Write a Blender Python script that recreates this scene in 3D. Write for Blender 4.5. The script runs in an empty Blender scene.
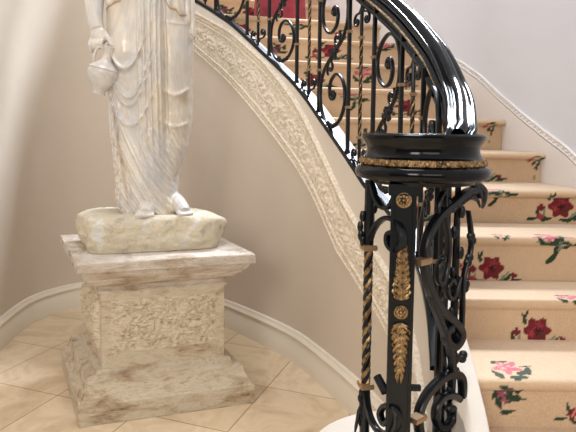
import bpy, bmesh, math, random
import numpy as np
from mathutils import Vector, noise
random.seed(7)
PI = math.pi
SC = bpy.context.scene
COL = SC.collection

# ------------------------------------------------------------------ camera
EYE = 1.48
def _cam():
    p, ro = .07, -.012
    c, s = math.cos(p), math.sin(p)
    Rx = np.array([[1,0,0],[0,c,s],[0,-s,c]])
    c, s = math.cos(ro), math.sin(ro)
    M = Rx @ np.array([[c,0,s],[0,1,0],[-s,0,c]])
    right, fwd, up = M[:,0], M[:,1], M[:,2]
    cd = bpy.data.cameras.new('camera'); cam = bpy.data.objects.new('camera', cd); COL.objects.link(cam)
    from mathutils import Matrix
    m = Matrix.Identity(4)
    for i in range(3):
        m[i][0] = right[i]; m[i][1] = up[i]; m[i][2] = -fwd[i]
    m[2][3] = EYE
    cam.matrix_world = m
    cd.sensor_fit = 'HORIZONTAL'; cd.sensor_width = 36; cd.lens = 35.0
    yc = 130 + 560*math.tan(.07)
    cd.shift_y = -(216-yc)/576
    cd.clip_start = .05
    SC.camera = cam
_cam()
# ------------------------------------------------------------------ world, lights, exposure
SC.view_settings.view_transform = 'Standard'; SC.view_settings.look = 'None'
SC.view_settings.gamma = 1; SC.view_settings.exposure = 0.08
SC.view_settings.use_curve_mapping = False
w = bpy.data.worlds.new('hall_light'); SC.world = w; w.use_nodes = True
_n = w.node_tree; _bg = _n.nodes['Background']; _bg.inputs[1].default_value = 1.0
_tc = _n.nodes.new('ShaderNodeTexCoord'); _sx = _n.nodes.new('ShaderNodeSeparateXYZ'); _n.links.new(_tc.outputs['Generated'], _sx.inputs[0])
_cr = _n.nodes.new('ShaderNodeValToRGB'); _e = _cr.color_ramp.elements
_e[0].position = .05; _e[0].color = (.22, .20, .18, 1); _e[1].position = .75; _e[1].color = (.80, .78, .78, 1)
_n.links.new(_sx.outputs['Z'], _cr.inputs[0]); _n.links.new(_cr.outputs[0], _bg.inputs[0])
def area(name, loc, target, sx, sy, power, color):
    l = bpy.data.lights.new(name, 'AREA'); l.shape = 'RECTANGLE'; l.size = sx; l.size_y = sy
    l.energy = power; l.color = color
    o = bpy.data.objects.new(name, l); COL.objects.link(o); o.location = loc
    o.rotation_euler = (Vector(target)-Vector(loc)).to_track_quat('-Z', 'Y').to_euler()
    return o
area('clerestory_window', (1.5, 6.1, 6.6), (.7, 2.2, .8), 1.7, 1.0, 1000, (.78, .88, 1.0))
area('skylight', (-.3, 2.2, 6.5), (-.3, 2.4, 0), 1.6, 1.6, 90, (.93, .96, 1.0))
area('hall_window', (-1.7, -2.4, 2.9), (-.4, 3.0, .9), 1.3, 1.6, 95, (1.0, .93, .83))
area('front_fill', (.6, -2.6, 2.6), (-.6, 3.6, 1.1), 2.4, 1.4, 42, (1.0, .94, .86))  # added warm fill behind the camera to lift the risers, no fixture there

# ------------------------------------------------------------------ helpers
def lin(c):
    return tuple(((v/255)/12.92 if v/255 <= .04045 else ((v/255+.055)/1.055)**2.4) for v in c) + (1,)
def mat(name, rgb, rough=.6, metal=0, coat=0, spec=.5):
    m = bpy.data.materials.new(name); m.use_nodes = True
    b = m.node_tree.nodes['Principled BSDF']
    b.inputs['Base Color'].default_value = lin(rgb)
    b.inputs['Roughness'].default_value = rough; b.inputs['Metallic'].default_value = metal
    b.inputs['Coat Weight'].default_value = coat; b.inputs['Specular IOR Level'].default_value = spec
    b.inputs['Coat Roughness'].default_value = .06
    return m, b, m.node_tree
def nd(nt, t, **kw):
    n = nt.nodes.new(t)
    for k, v in kw.items():
        if k.startswith('i_'):
            key = k[2:].replace('_', ' ')
            n.inputs[key].default_value = v
        else: setattr(n, k, v)
    return n
def ramp(nt, fac, stops):
    r = nt.nodes.new('ShaderNodeValToRGB'); e = r.color_ramp.elements
    while len(e) < len(stops): e.new(.5)
    for i, (p, c) in enumerate(stops):
        e[i].position = p; e[i].color = lin(c)
    nt.links.new(fac, r.inputs[0]); return r.outputs[0]
def noi(nt, scale, detail=4, rough=.55, dist=0, vec=None):
    n = nd(nt, 'ShaderNodeTexNoise'); n.inputs['Scale'].default_value = scale
    n.inputs['Detail'].default_value = detail; n.inputs['Roughness'].default_value = rough
    n.inputs['Distortion'].default_value = dist
    if vec is None:
        g = nd(nt, 'ShaderNodeNewGeometry'); vec = g.outputs['Position']
    nt.links.new(vec, n.inputs['Vector']); return n.outputs['Fac']
def bump(nt, b, h, strength, dist=.01):
    n = nd(nt, 'ShaderNodeBump'); n.inputs['Strength'].default_value = strength; n.inputs['Distance'].default_value = dist
    nt.links.new(h, n.inputs['Height']); nt.links.new(n.outputs[0], b.inputs['Normal'])
def mixc(nt, fac, a, b, mode='MIX'):
    n = nd(nt, 'ShaderNodeMix', data_type='RGBA', blend_type=mode)
    if isinstance(fac, (int, float)): n.inputs[0].default_value = fac
    else: nt.links.new(fac, n.inputs[0])
    for s, v in ((6, a), (7, b)):
        if isinstance(v, tuple): n.inputs[s].default_value = lin(v)
        else: nt.links.new(v, n.inputs[s])
    return n.outputs[2]

# ------------------------------------------------------------------ materials
def m_plaster(name, rgb, rough=.55):
    m, b, nt = mat(name, rgb, rough, spec=.3)
    c = ramp(nt, noi(nt, 1.3, 3), [(.3, tuple(v-4 for v in rgb)), (.7, tuple(v+3 for v in rgb))])
    nt.links.new(c, b.inputs['Base Color']); bump(nt, b, noi(nt, 160, 2), .05, .002); return m
M_WALL = m_plaster('beige_plaster', (203, 190, 175))
M_OUT = m_plaster('pale_grey_plaster', (214, 216, 224))
M_TRIM = m_plaster('cream_trim_paint', (222, 212, 196), .4)
M_CURB = m_plaster('ivory_stringer_paint', (208, 197, 184), .4)
M_SKIRT = m_plaster('white_skirting_paint', (228, 224, 222), .4)

def m_carved():
    m, b, nt = mat('carved_plaster', (220, 205, 185), .6)
    n = noi(nt, 60, 4)
    c = ramp(nt, n, [(.35, (204, 188, 166)), (.5, (218, 205, 186)), (.65, (230, 219, 202))])
    nt.links.new(c, b.inputs['Base Color']); bump(nt, b, noi(nt, 90, 4), .5, .006); return m
M_CARVE = m_carved()

def m_floor():
    m, b, nt = mat('cream_limestone_tile', (214, 192, 164), .28, spec=.4)
    tc = nd(nt, 'ShaderNodeNewGeometry'); mp = nd(nt, 'ShaderNodeMapping')
    mp.inputs['Rotation'].default_value = (0, 0, math.radians(20)); mp.inputs['Location'].default_value = (.13, .21, 0)
    nt.links.new(tc.outputs['Position'], mp.inputs[0])
    br = nd(nt, 'ShaderNodeTexBrick', offset=0.0, squash=1.0)
    br.inputs['Scale'].default_value = 1; br.inputs['Brick Width'].default_value = .52; br.inputs['Row Height'].default_value = .52
    br.inputs['Mortar Size'].default_value = .004; br.inputs['Mortar Smooth'].default_value = .3
    br.inputs['Color1'].default_value = lin((226, 207, 178)); br.inputs['Color2'].default_value = lin((214, 193, 163))
    br.inputs['Mortar'].default_value = lin((166, 143, 112))
    nt.links.new(mp.outputs[0], br.inputs['Vector'])
    n = noi(nt, 3.5, 6, .6, 1.2)
    c = ramp(nt, n, [(.3, (226, 216, 204)), (.55, (255, 255, 255)), (.75, (240, 230, 215))])
    nt.links.new(mixc(nt, 1.0, br.outputs['Color'], c, 'MULTIPLY'), b.inputs['Base Color'])
    inv = nd(nt, 'ShaderNodeMath', operation='SUBTRACT'); inv.inputs[0].default_value = 1
    nt.links.new(br.outputs['Fac'], inv.inputs[1]); bump(nt, b, inv.outputs[0], .3, .003); return m
M_FLOOR = m_floor()

def m_marble():
    m, b, nt = mat('veined_white_marble', (226, 218, 200), .22, spec=.5)
    g = nd(nt, 'ShaderNodeNewGeometry')
    mp = nd(nt, 'ShaderNodeMapping'); mp.inputs['Rotation'].default_value = (.5, .6, .4); mp.inputs['Scale'].default_value = (1.6, 1.6, .7); nt.links.new(g.outputs['Position'], mp.inputs[0])
    base = ramp(nt, noi(nt, 3, 5, .6, .6, mp.outputs[0]), [(.3, (190, 190, 192)), (.5, (208, 201, 192)), (.72, (214, 200, 176))])
    wv = nd(nt, 'ShaderNodeTexNoise'); wv.inputs['Scale'].default_value = 5.5; wv.inputs['Detail'].default_value = 6; wv.inputs['Distortion'].default_value = 1.4
    nt.links.new(mp.outputs[0], wv.inputs['Vector'])
    v = ramp(nt, wv.outputs['Fac'], [(.42, (0, 0, 0)), (.49, (120, 120, 120)), (.51, (120, 120, 120)), (.57, (0, 0, 0))])
    c = mixc(nt, v, base, (150, 146, 144))
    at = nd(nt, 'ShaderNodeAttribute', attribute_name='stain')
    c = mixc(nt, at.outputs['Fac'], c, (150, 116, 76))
    nt.links.new(c, b.inputs['Base Color'])
    b.inputs['Subsurface Weight'].default_value = .12; b.inputs['Subsurface Radius'].default_value = (.02, .015, .01)
    bump(nt, b, noi(nt, 25, 4), .12, .004); return m
M_MARBLE = m_marble()
def m_rock():
    m, b, nt = mat('rough_marble_rock', (226, 214, 184), .75)
    c = ramp(nt, noi(nt, 7, 6, .65, .5), [(.30, (190, 174, 150)), (.40, (232, 221, 200)), (.54, (238, 224, 194)), (.62, (246, 243, 237))])
    nt.links.new(c, b.inputs['Base Color']); bump(nt, b, noi(nt, 42, 8, .72), 1.0, .03); return m
M_ROCK = m_rock()
def m_trav(name, dark, mid, light, sc=5):
    m, b, nt = mat(name, mid, .7)
    g = nd(nt, 'ShaderNodeNewGeometry'); mp = nd(nt, 'ShaderNodeMapping'); mp.inputs['Scale'].default_value = (1, 1, 3.2)
    nt.links.new(g.outputs['Position'], mp.inputs[0])
    c = ramp(nt, noi(nt, sc, 9, .68, .6, mp.outputs[0]), [(.28, dark), (.40, mid), (.53, light), (.70, mid), (.84, dark)])
    p = ramp(nt, noi(nt, 42, 5, .7, 0, mp.outputs[0]), [(.32, (0, 0, 0)), (.42, (255, 255, 255))])
    pit = mixc(nt, p, (120, 98, 76), c)
    nt.links.new(mixc(nt, .55, c, pit), b.inputs['Base Color'])
    bump(nt, b, noi(nt, 38, 8, .75, 0, mp.outputs[0]), .9, .016); return m
M_TRAV = m_trav('weathered_travertine', (122, 98, 76), (188, 166, 138), (218, 206, 184))
M_TRAV2 = m_trav('weathered_travertine_top', (128, 106, 86), (184, 164, 142), (216, 206, 194), 4)
M_RELIEF = m_trav('carved_relief_stone', (150, 124, 94), (194, 172, 142), (232, 220, 198), 22)

M_IRON, _, _ = mat('black_enamel_iron', (8, 12, 17), .30, spec=.30)
M_LACQ, _, _ = mat('black_lacquer', (3, 4, 6), .13, spec=.22)
def m_gold(name, rgb, rough):
    m, b, nt = mat(name, rgb, rough, metal=.85)
    c = ramp(nt, noi(nt, 90, 4), [(.35, tuple(int(v*.45) for v in rgb)), (.5, rgb), (.7, tuple(min(255, int(v*1.15)) for v in rgb))])
    nt.links.new(c, b.inputs['Base Color']); return m
M_GOLD = m_gold('aged_gilding', (142, 116, 82), .45)
M_BRASS, _, _ = mat('satin_brass_collar', (160, 132, 100), .42, metal=.7)
M_BEAD = m_gold('silvered_gilt_beading', (196, 178, 156), .35)

def m_carpet():
    m, b, nt = mat('floral_carpet', (205, 175, 145), .95, spec=.1)
    at = nd(nt, 'ShaderNodeAttribute', attribute_name='pile')
    n = noi(nt, 220, 2)
    c = ramp(nt, n, [(.3, (232, 232, 232)), (.7, (255, 255, 255))])
    nt.links.new(mixc(nt, 1.0, at.outputs['Color'], c, 'MULTIPLY'), b.inputs['Base Color'])
    b.inputs['Sheen Weight'].default_value = .3
    bump(nt, b, noi(nt, 300, 2), .35, .003); return m
M_CARPET = m_carpet()
def m_red():
    m, b, nt = mat('dark_red_satin', (150, 28, 44), .5)
    c = ramp(nt, noi(nt, 12, 3), [(.3, (120, 16, 32)), (.7, (166, 36, 52))])
    nt.links.new(c, b.inputs['Base Color']); b.inputs['Sheen Weight'].default_value = .4; return m
M_RED = m_red()

# ------------------------------------------------------------------ object helpers
ORG = {}
def thing(name, label, cat, loc, group=None):
    o = bpy.data.objects.new(name, None); COL.objects.link(o); o.location = loc
    o.empty_display_size = .1
    o['label'] = label; o['category'] = cat
    if group: o['group'] = group
    ORG[o] = Vector(loc); return o
def link_mesh(name, verts, faces, m, parent=None, smooth=True, org=None, label=None, ang=42):
    org = Vector(ORG[parent]) if parent is not None else Vector(org or (0, 0, 0))
    me = bpy.data.meshes.new(name)
    me.from_pydata([tuple(Vector(v)-org) for v in verts], [], [tuple(f) for f in faces])
    bm = bmesh.new(); bm.from_mesh(me); bmesh.ops.recalc_face_normals(bm, faces=bm.faces); bm.to_mesh(me); bm.free()
    me.materials.append(m)
    if smooth:
        me.polygons.foreach_set('use_smooth', [True]*len(me.polygons))
        me.set_sharp_from_angle(angle=math.radians(ang))
    o = bpy.data.objects.new(name, me); COL.objects.link(o)
    if parent is not None: o.parent = parent
    else: o.location = org
    ORG[o] = org
    if label: o['label'] = label
    return o
def struct(name, verts, faces, m, smooth=True):
    o = link_mesh(name, verts, faces, m, None, smooth); o['kind'] = 'structure'; return o
class MB:
    def __init__(s): s.v = []; s.f = []
    def add(s, V, F):
        n = len(s.v); s.v += [tuple(p) for p in V]; s.f += [tuple(i+n for i in f) for f in F]; return s
    def grid(s, rows, close_u=False, close_v=False, caps=False):
        n = len(s.v); R = len(rows); C = len(rows[0])
        for r in rows: s.v += [tuple(p) for p in r]
        for i in range(R if close_v else R-1):
            for j in range(C if close_u else C-1):
                a = n+i*C+j; b = n+i*C+(j+1) % C; c = n+((i+1) % R)*C+(j+1) % C; d = n+((i+1) % R)*C+j
                s.f.append((a, b, c, d))
        if caps:
            s.f.append(tuple(n+j for j in range(C))[::-1]); s.f.append(tuple(n+(R-1)*C+j for j in range(C)))
        return s
    def box(s, c, size, rot=0, taper=1):
        cx, cy, cz = c; x, y, z = [k/2 for k in size]; ca, sa = math.cos(rot), math.sin(rot); V = []
        for zz, t in ((-z, 1), (z, taper)):
            for a, b in ((-x, -y), (x, -y), (x, y), (-x, y)):
                V.append((cx+(a*ca-b*sa)*t, cy+(a*sa+b*ca)*t, cz+zz))
        return s.add(V, [(0, 3, 2, 1), (4, 5, 6, 7), (0, 1, 5, 4), (1, 2, 6, 5), (2, 3, 7, 6), (3, 0, 4, 7)])
    def tube(s, P, r, n=8, closed=False):
        P = [Vector(p) for p in P]; rows = []
        R = r if hasattr(r, '__len__') else [r]*len(P)
        up = None
        for i, p in enumerate(P):
            t = (P[min(i+1, len(P)-1)]-P[max(i-1, 0)])
            if t.length < 1e-9: t = Vector((0, 0, 1))
            t.normalize()
            if up is None: up = t.orthogonal().normalized()
            up = (up-t*up.dot(t)); up.normalize(); side = t.cross(up)
            rows.append([p+(up*math.cos(a)+side*math.sin(a))*R[i] for a in [2*PI*k/n for k in range(n)]])
        return s.grid(rows, close_u=True, caps=True)
    def flat(s, P, nrm, w, t):
        """bar of rectangular section: w across the plane normal, t in the plane"""
        P = [Vector(p) for p in P]; N = Vector(nrm).normalized(); rows = []
        T = t if hasattr(t, '__len__') else [t]*len(P)
        for i, p in enumerate(P):
            d = P[min(i+1, len(P)-1)]-P[max(i-1, 0)]; d.normalize(); b = d.cross(N).normalized()
            hw, ht = w/2, T[i]/2; c = .3
            rows.append([p+N*x*hw+b*y*ht for x, y in ((1, -1+c), (1, 1-c), (1-c, 1), (-1+c, 1), (-1, 1-c), (-1, -1+c), (-1+c, -1), (1-c, -1))])
        return s.grid(rows, close_u=True, caps=True)
    def lathe(s, prof, c, n=32, tilt=None):
        rows = []
        for r, z in prof:
            ring = [Vector((r*math.cos(a), r*math.sin(a), z)) for a in [2*PI*k/n for k in range(n)]]
            if tilt: ring = [tilt @ p for p in ring]
            rows.append([p+Vector(c) for p in ring])
        return s.grid(rows, close_u=True, caps=True)
    def ball(s, c, r, n=8, rot=None):
        r = r if hasattr(r, '__len__') else (r, r, r); rows = []
        for i in range(1, n):
            a = PI*i/n
            ring = [Vector((r[0]*math.sin(a)*math.cos(b), r[1]*math.sin(a)*math.sin(b), r[2]*math.cos(a))) for b in [2*PI*k/(n+4) for k in range(n+4)]]
            if rot: ring = [rot @ p for p in ring]
            rows.append([p+Vector(c) for p in ring])
        return s.grid(rows, close_u=True, caps=True)
    def build(s, name, m, parent=None, smooth=True, **k):
        return link_mesh(name, s.v, s.f, m, parent, smooth, **k)

def catmull(P, n=12):
    P = [np.array(p, float) for p in P]; P = [2*P[0]-P[1]]+P+[2*P[-1]-P[-2]]; out = []
    for i in range(1, len(P)-2):
        a, b, c, d = P[i-1:i+3]
        for k in range(n):
            t = k/n; out.append(.5*((2*b)+(c-a)*t+(2*a-5*b+4*c-d)*t*t+(3*b-a-3*c+d)*t**3))
    out.append(P[-2]); return np.array(out)

# ------------------------------------------------------------------ the curve the stair follows
OLD = [(.54,1.5),(.54,1.75),(.53,2.0),(.50,2.3),(.44,2.6),(.37,2.83),(.25,3.12),(.10,3.44),(-.05,3.66),(-.22,3.87),(-.45,4.12),(-.8,4.40),(-1.2,4.60),(-1.5,4.63),(-1.71,4.54),(-1.86,4.35),(-1.94,4.1),(-1.92,3.67),(-1.84,3.2),(-1.84,2.5),(-1.92,1.6),(-1.95,.6)]
WP = [(.425,1.525),(.445,1.65),(.475,1.8),(.505,2.0),(.513,2.25),(.485,2.46),(.44,2.64)]+OLD[5:]
CW = catmull(WP, 24)
SW = np.r_[0, np.cumsum(np.hypot(*np.diff(CW, axis=0).T))]
TW = np.gradient(CW, axis=0); TW /= np.hypot(*TW.T)[:, None]
SMAX = SW[-1]
CO = catmull(OLD, 24)
_so = np.r_[0, np.cumsum(np.hypot(*np.diff(CO, axis=0).T))]
_to = np.gradient(CO, axis=0); _to /= np.hypot(*_to.T)[:, None]
OUTER = CO+np.c_[_to[:, 1], -_to[:, 0]]*np.interp(_so, [0, .6, 1.1, 1.5, 2.0, 2.6, 3.4, 6], [.93, .95, 1.04, 1.13, 1.27, 1.28, 1.18, 1.05])[:, None]
def lerp_path(P, S, s):
    i = min(max(int(np.searchsorted(S, s))-1, 0), len(S)-2); t = (s-S[i])/(S[i+1]-S[i])
    return P[i]*(1-t)+P[i+1]*t
def wall(s, off=0.0):
    """plan point at arc length s, off metres outward (towards the stair side)"""
    e = max(s, 0)
    p = lerp_path(CW, SW, e); q = lerp_path(OUTER, _so, min(e, _so[-1]))
    d = (q-p); d = d/.97 if off > .2 else d/np.hypot(*d)
    r = p+d*off
    if s < 0: r = r+np.array([0, s])
    return r
def tangent(s):
    a, b = wall(max(s-.01, 0)), wall(max(s-.01, 0)+.02); d = b-a; d /= np.hypot(*d); return d
def tab(T):
    X = [t[0] for t in T]; Y = [t[1] for t in T]; k = (Y[-1]-Y[-2])/(X[-1]-X[-2]); k0 = (Y[1]-Y[0])/(X[1]-X[0])
    def f(s):
        if s > X[-1]: return Y[-1]+k*(s-X[-1])
        if s < X[0]: return Y[0]+k0*(s-X[0])
        return float(np.interp(s, X, Y))
    return f
zc = tab([(0,.60),(.23,.73),(.54,.89),(.93,1.06),(1.305,1.21),(1.525,1.355),(1.842,1.56),(2.175,1.80),(2.435,1.967),(2.86,2.25),(3.11,2.39),(3.34,2.51),(3.9,2.83)])
zband_u = tab([(0,.36),(1.265,.961),(1.498,1.116),(1.842,1.43),(2.133,1.706),(2.435,1.945),(2.829,2.19),(3.34,2.43)])
zband_l = tab([(0,.15),(1.265,.671),(1.552,.811),(1.842,1.067),(2.239,1.363),(2.63,1.658),(2.961,1.893),(3.304,2.12)])
hr = tab([(.28,1.50),(.33,1.52),(.524,1.625),(.725,1.775),(1.0,1.955),(1.4,2.20),(2.0,2.60)])
zrail = zc
def inv(f, z):
    lo, hi = -2, 8
    for _ in range(50):
        m = (lo+hi)/2
        if f(m) < z: lo = m
        else: hi = m
    return lo

# ------------------------------------------------------------------ structure
# floor
b = MB(); b.box((-.3, 1.9, -.05), (5.6, 7.8, .1)); b.build('floor', M_FLOOR, None, False)['kind'] = 'structure'
# curved inner wall with the stringer top
SS = list(np.arange(0, SMAX, .04))+[SMAX]
def b0(s): return .115+.05*min(1, max(0, (.5-s)/.4))
def a0(s): return .095*min(1, max(0, (.27-s)/.2))
def sweep_wall(offs_z, ss, m, name):
    b = MB(); rows = []
    for s in ss:
        rows.append([(*wall(s, o), z) for o, z in offs_z(s)])
    b.grid(rows, close_u=True, caps=True); return struct(name, b.v, b.f, m)
sweep_wall(lambda s: [(a0(s), 0), (b0(s), 0), (b0(s), zband_u(s)), (a0(s), zband_u(s))], SS, M_WALL, 'wall_inner')
sweep_wall(lambda s: [(a0(s), zband_u(s)), (b0(s), zband_u(s)), (b0(s), zc(s)-.03), (b0(s)-.003, zc(s)-.018), (b0(s)-.009, zc(s)-.012), (a0(s)+.008, zc(s)-.012), (a0(s), zc(s)-.02)], SS, M_CURB, 'trim_1')
# baseboard: tall board, stepped cap
BP = [(0, 0), (-.022, 0), (-.022, .135), (-.018, .140), (-.018, .150), (-.026, .156), (-.028, .166), (-.022, .176), (-.014, .184), (-.013, .194), (-.008, .198), (0, .2)]
BP = [(x*1.15, z*1.03) for x, z in BP]
sweep_wall(lambda s: BP, SS, M_TRIM, 'baseboard_inner')
# carved band: mouldings + carved field
SB = [s for s in np.arange(.02, 5.2, .03)]
def band_rows(prof):
    def g(s):
        l, u = zband_l(s), zband_u(s)
        return [(o, l+(u-l)*t) for o, t in prof]
    return g
low = [(0, 0), (-.010, .0), (-.016, .015), (-.022, .03), (-.016, .05), (-.010, .055), (-.010, .075), (-.015, .082), (-.015, .11), (-.010, .118), (-.010, .135), (-.018, .145), (-.020, .165), (-.012, .185), (0, .19)]
hi = [(0, .78), (-.012, .785), (-.020, .80), (-.018, .82), (-.010, .83), (-.010, .85), (-.015, .857), (-.015, .885), (-.010, .892), (-.010, .92), (-.020, .935), (-.026, .955), (-.020, .98), (-.012, 1.0), (0, 1.0)]
sweep_wall(band_rows(low), SB, M_CARVE, 'trim_2')
sweep_wall(band_rows(hi), SB, M_CARVE, 'trim_3')
# little dentil beads along the two mouldings, one mesh each
for k, (t0, nm) in enumerate(((.10, 'trim_4'), (.87, 'trim_5'))):
    b = MB()
    for s in np.arange(.3, 4.2, .020):
        l, u = zband_l(s), zband_u(s); p = wall(s, -.0155); z = l+(u-l)*t0
        b.ball((*p, z), (.0075, .0075, .0085), 4)
    b.build(nm, M_CARVE)['kind'] = 'structure'
# carved field
def carved(s, t):
    z = t*.3
    ph = s*2*PI/.23
    cy = .5+.17*math.sin(ph); d = abs(t-cy)
    h = .007*math.exp(-(d/.05)**2)                          # running vine
    k = round((s-.0575)/.115); cs = .0575+k*.115; side = 1 if k % 2 == 0 else -1
    dx = (s-cs)*1.0; dy = (t-(.5-side*.12))*.3
    r = math.hypot(dx, dy); a = math.atan2(dy, dx)
    h += .014*math.exp(-(r/.046)**6)*(0.5+.5*math.cos(7*a+k+r*60))*(1 if r > .008 else 1.3)
    w_ = noise.noise(Vector((s*14, t*4, 1)))*.03
    h += .009*(1-abs(math.sin((s+w_)*95+2.2*math.sin(t*17))))*(1-abs(math.cos(t*19+2*math.sin((s+w_)*60))))**.6
    h += .004*noise.noise(Vector((s*90, t*27, 7)))
    e = min((t-0)/.05, (1-t)/.05, 1); return 1.35*h*max(0, e)
b = MB(); rows = []
for s in np.arange(.3, 4.0, .0065):
    l, u = zband_l(s), zband_u(s); r = []
    for j in range(31):
        t = j/30; zz = l+(u-l)*(.185+.60*t)
        p = wall(s, -.004-carved(s, t)); r.append((p[0], p[1], zz))
    rows.append(r)
b.grid(rows); ob = b.build('trim_6', M_CARVE); ob['kind'] = 'structure'
so = ob.modifiers.new('thick', 'SOLIDIFY'); so.thickness = .003; so.offset = 0
# outer wall, skirting and rope moulding
SO = [-2.5, -1.5, -.5]+list(np.arange(0, SMAX, .06))
sweep_wall(lambda s: [(.985, 0), (1.08, 0), (1.08, 3.3), (.985, 3.3)], SO, M_OUT, 'wall_outer')
zt = tab([(-.5,.50),(.23,.90),(.6,1.06),(1.1,1.355),(1.34,1.52),(1.53,1.65),(1.76,1.78),(1.95,1.915),(2.15,2.11),(2.3,2.26),(2.6,2.53),(3.34,3.13)])
SO2 = list(np.arange(0, 5.2, .05))
sweep_wall(lambda s: [(.972, zt(s)-.42), (.984, zt(s)-.42), (.984, zt(s)-.035), (.972, zt(s)-.035)], SO2, M_SKIRT, 'baseboard_outer')
def rope_prof(s):
    z = zt(s); return [(.984, z-.030), (.972, z-.030), (.970, z-.024), (.975, z-.019), (.978, z-.014), (.978, z-.002), (.975, z+.003), (.970, z+.008), (.972, z+.014), (.984, z+.016)]
sweep_wall(rope_prof, SO2, M_SKIRT, 'trim_7')
b = MB()
for s in np.arange(.2, 3.2, .024):
    p = wall(s, .974); b.ball((p[0], p[1], zt(s)-.008), (.008, .008, .0085), 5)
b.build('trim_8', M_SKIRT)['kind'] = 'structure'
# round plinth at the foot of the stringer
b = MB(); b.lathe([(.30, 0), (.30, .43), (.305, .438), (.32, .442), (.325, .450), (.325, .462), (.319, .470), (.30, .472)], (.385, 1.645, 0), 64)
b.build('trim_9', M_CURB)['kind'] = 'structure'

# ------------------------------------------------------------------ carpeted stair
CREAM = (204, 175, 144)
def lobed(u, v, cu, cv, R, n, ph, amp=.2):
    dx, dy = u-cu, v-cv; r = math.hypot(dx, dy)
    return r/(R*(1-amp+amp*math.cos(n*(math.atan2(dy, dx)+ph))))
def leaf(u, v, cu, cv, L, W, a):
    dx, dy = u-cu, v-cv; x = dx*math.cos(a)+dy*math.sin(a); y = -dx*math.sin(a)+dy*math.cos(a)
    return (x/L)**2+(y/(W*(1-.5*min(1, max(-1, x/L)))))**2
def motif(kind, cu, cv, R):
    """list of (test, colour), last one wins"""
    L = []
    G = (44, 62, 44); G2 = (120, 134, 112); RD = (112, 34, 42); DK = (50, 22, 30); PK = (188, 104, 112); PL = (214, 162, 156)
    def lf(dx, dy, l, w_, a, c=G): L.append((lambda u, v: leaf(u, v, cu+dx*R, cv+dy*R, l*R, w_*R, a) < 1, c))
    def fl(dx, dy, r, n, c, amp=.2, ph=0): L.append((lambda u, v: lobed(u, v, cu+dx*R, cv+dy*R, r*R, n, ph, amp) < 1, c))
    if kind == 'poppy':
        for dx, dy, a in ((-1.3, -.9, 2.6), (-1.7, -.5, 1.7), (-1.0, -1.05, .3), (.9, -1.0, .4), (1.3, -.75, .9), (.3, -1.15, 3.0), (-2.0, -1.0, .2), (1.9, -.95, .2)): lf(dx, dy, .5, .13, a)
        lf(-.95, .85, .42, .13, 1.9); lf(-.8, 1.15, .3, .1, 1.2); lf(-1.25, -.55, .5, .1, 1.4, G2); lf(1.05, -.6, .5, .1, .8, G2)
        fl(-1.45, -.1, .34, 4, RD); fl(-1.5, -.85, .3, 3, (160, 60, 66)); fl(1.75, -.6, .26, 3, RD)
        fl(0, 0, 1.0, 6, RD, .13); fl(.1, .35, .38, 5, (140, 52, 58), .3); fl(-.4, -.2, .3, 5, (160, 56, 60), .3)
        fl(.05, -.05, .34, 7, DK, .4); fl(.35, -.35, .16, 3, G)
    elif kind == 'rose':
        for dx, dy, a in ((.9, -.7, .5), (1.2, -.4, 1.3), (-.8, -.9, 2.0), (-.3, .75, .2), (.5, -1.3, .1)): lf(dx, dy, .6, .22, a)
        lf(1.4, .2, .6, .06, .2); fl(0, 0, 1.0, 5, PK, .25, .4); fl(-.2, .2, .5, 4, PL, .4); fl(.3, -.1, .4, 3, (188, 84, 98), .4, 1)
        for k in range(5): lf(-.7+.35*k, .15*math.sin(k*2.1), .5, .07, .25, (190, 92, 104) if k % 2 else PL)
    elif kind == 'spray':
        for dx, dy, a in ((0, 0, .3), (.6, .1, 2.6), (-.6, .05, .2), (.1, -.5, 1.3), (.0, -.95, .9), (-.25, -1.3, .6), (.9, -.25, .6), (1.3, -.1, .1)): lf(dx, dy, .5, .16, a)
        lf(-1.0, .2, .5, .1, .1, G2); lf(.5, -.35, .45, .1, .8, G2); lf(-.3, .5, .7, .1, .1, PK); lf(.5, .65, .7, .09, -.1, (190, 120, 124)); lf(-.9, .7, .8, .08, .15, PK)
        fl(.1, .25, .3, 5, G2, .3)
    elif kind == 'cluster':
        for k in range(9):
            a = k*2.4; lf(.7*math.cos(a)*(.4+.1*k), .7*math.sin(a)*(.4+.1*k), .42, .18, a+.8)
        fl(-.2, -.1, .35, 5, (150, 78, 96), .3); fl(.25, .3, .3, 4, (128, 52, 74), .3); fl(.0, -.5, .25, 4, (160, 90, 100), .3)
        lf(.9, -.4, .5, .1, .1); lf(.2, -1.2, .45, .14, .2)
    elif kind == 'bud':
        fl(-.5, .1, .5, 4, (160, 44, 52), .2); fl(-.2, .3, .3, 5, (216, 190, 180), .3)
        for dx, dy, a in ((.1, .7, .2), (.5, .3, 1.5), (.1, -.5, 1.0), (.6, -.3, 1.6), (.4, -1.0, 1.3)): lf(dx, dy, .45, .16, a)
        lf(.25, -1.9, .9, .05, 1.5, G2)
    elif kind == 'tips':
        lf(-.6, -.1, .5, .14, .1); lf(0, .5, .9, .16, 1.9); lf(.7, -.3, .5, .12, .3); fl(.3, .25, .5, 4, RD, .3); lf(.35, .45, .4, .1, 1.2, (214, 120, 110)); lf(.9, .3, .5, .12, .9)
    return L
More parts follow.
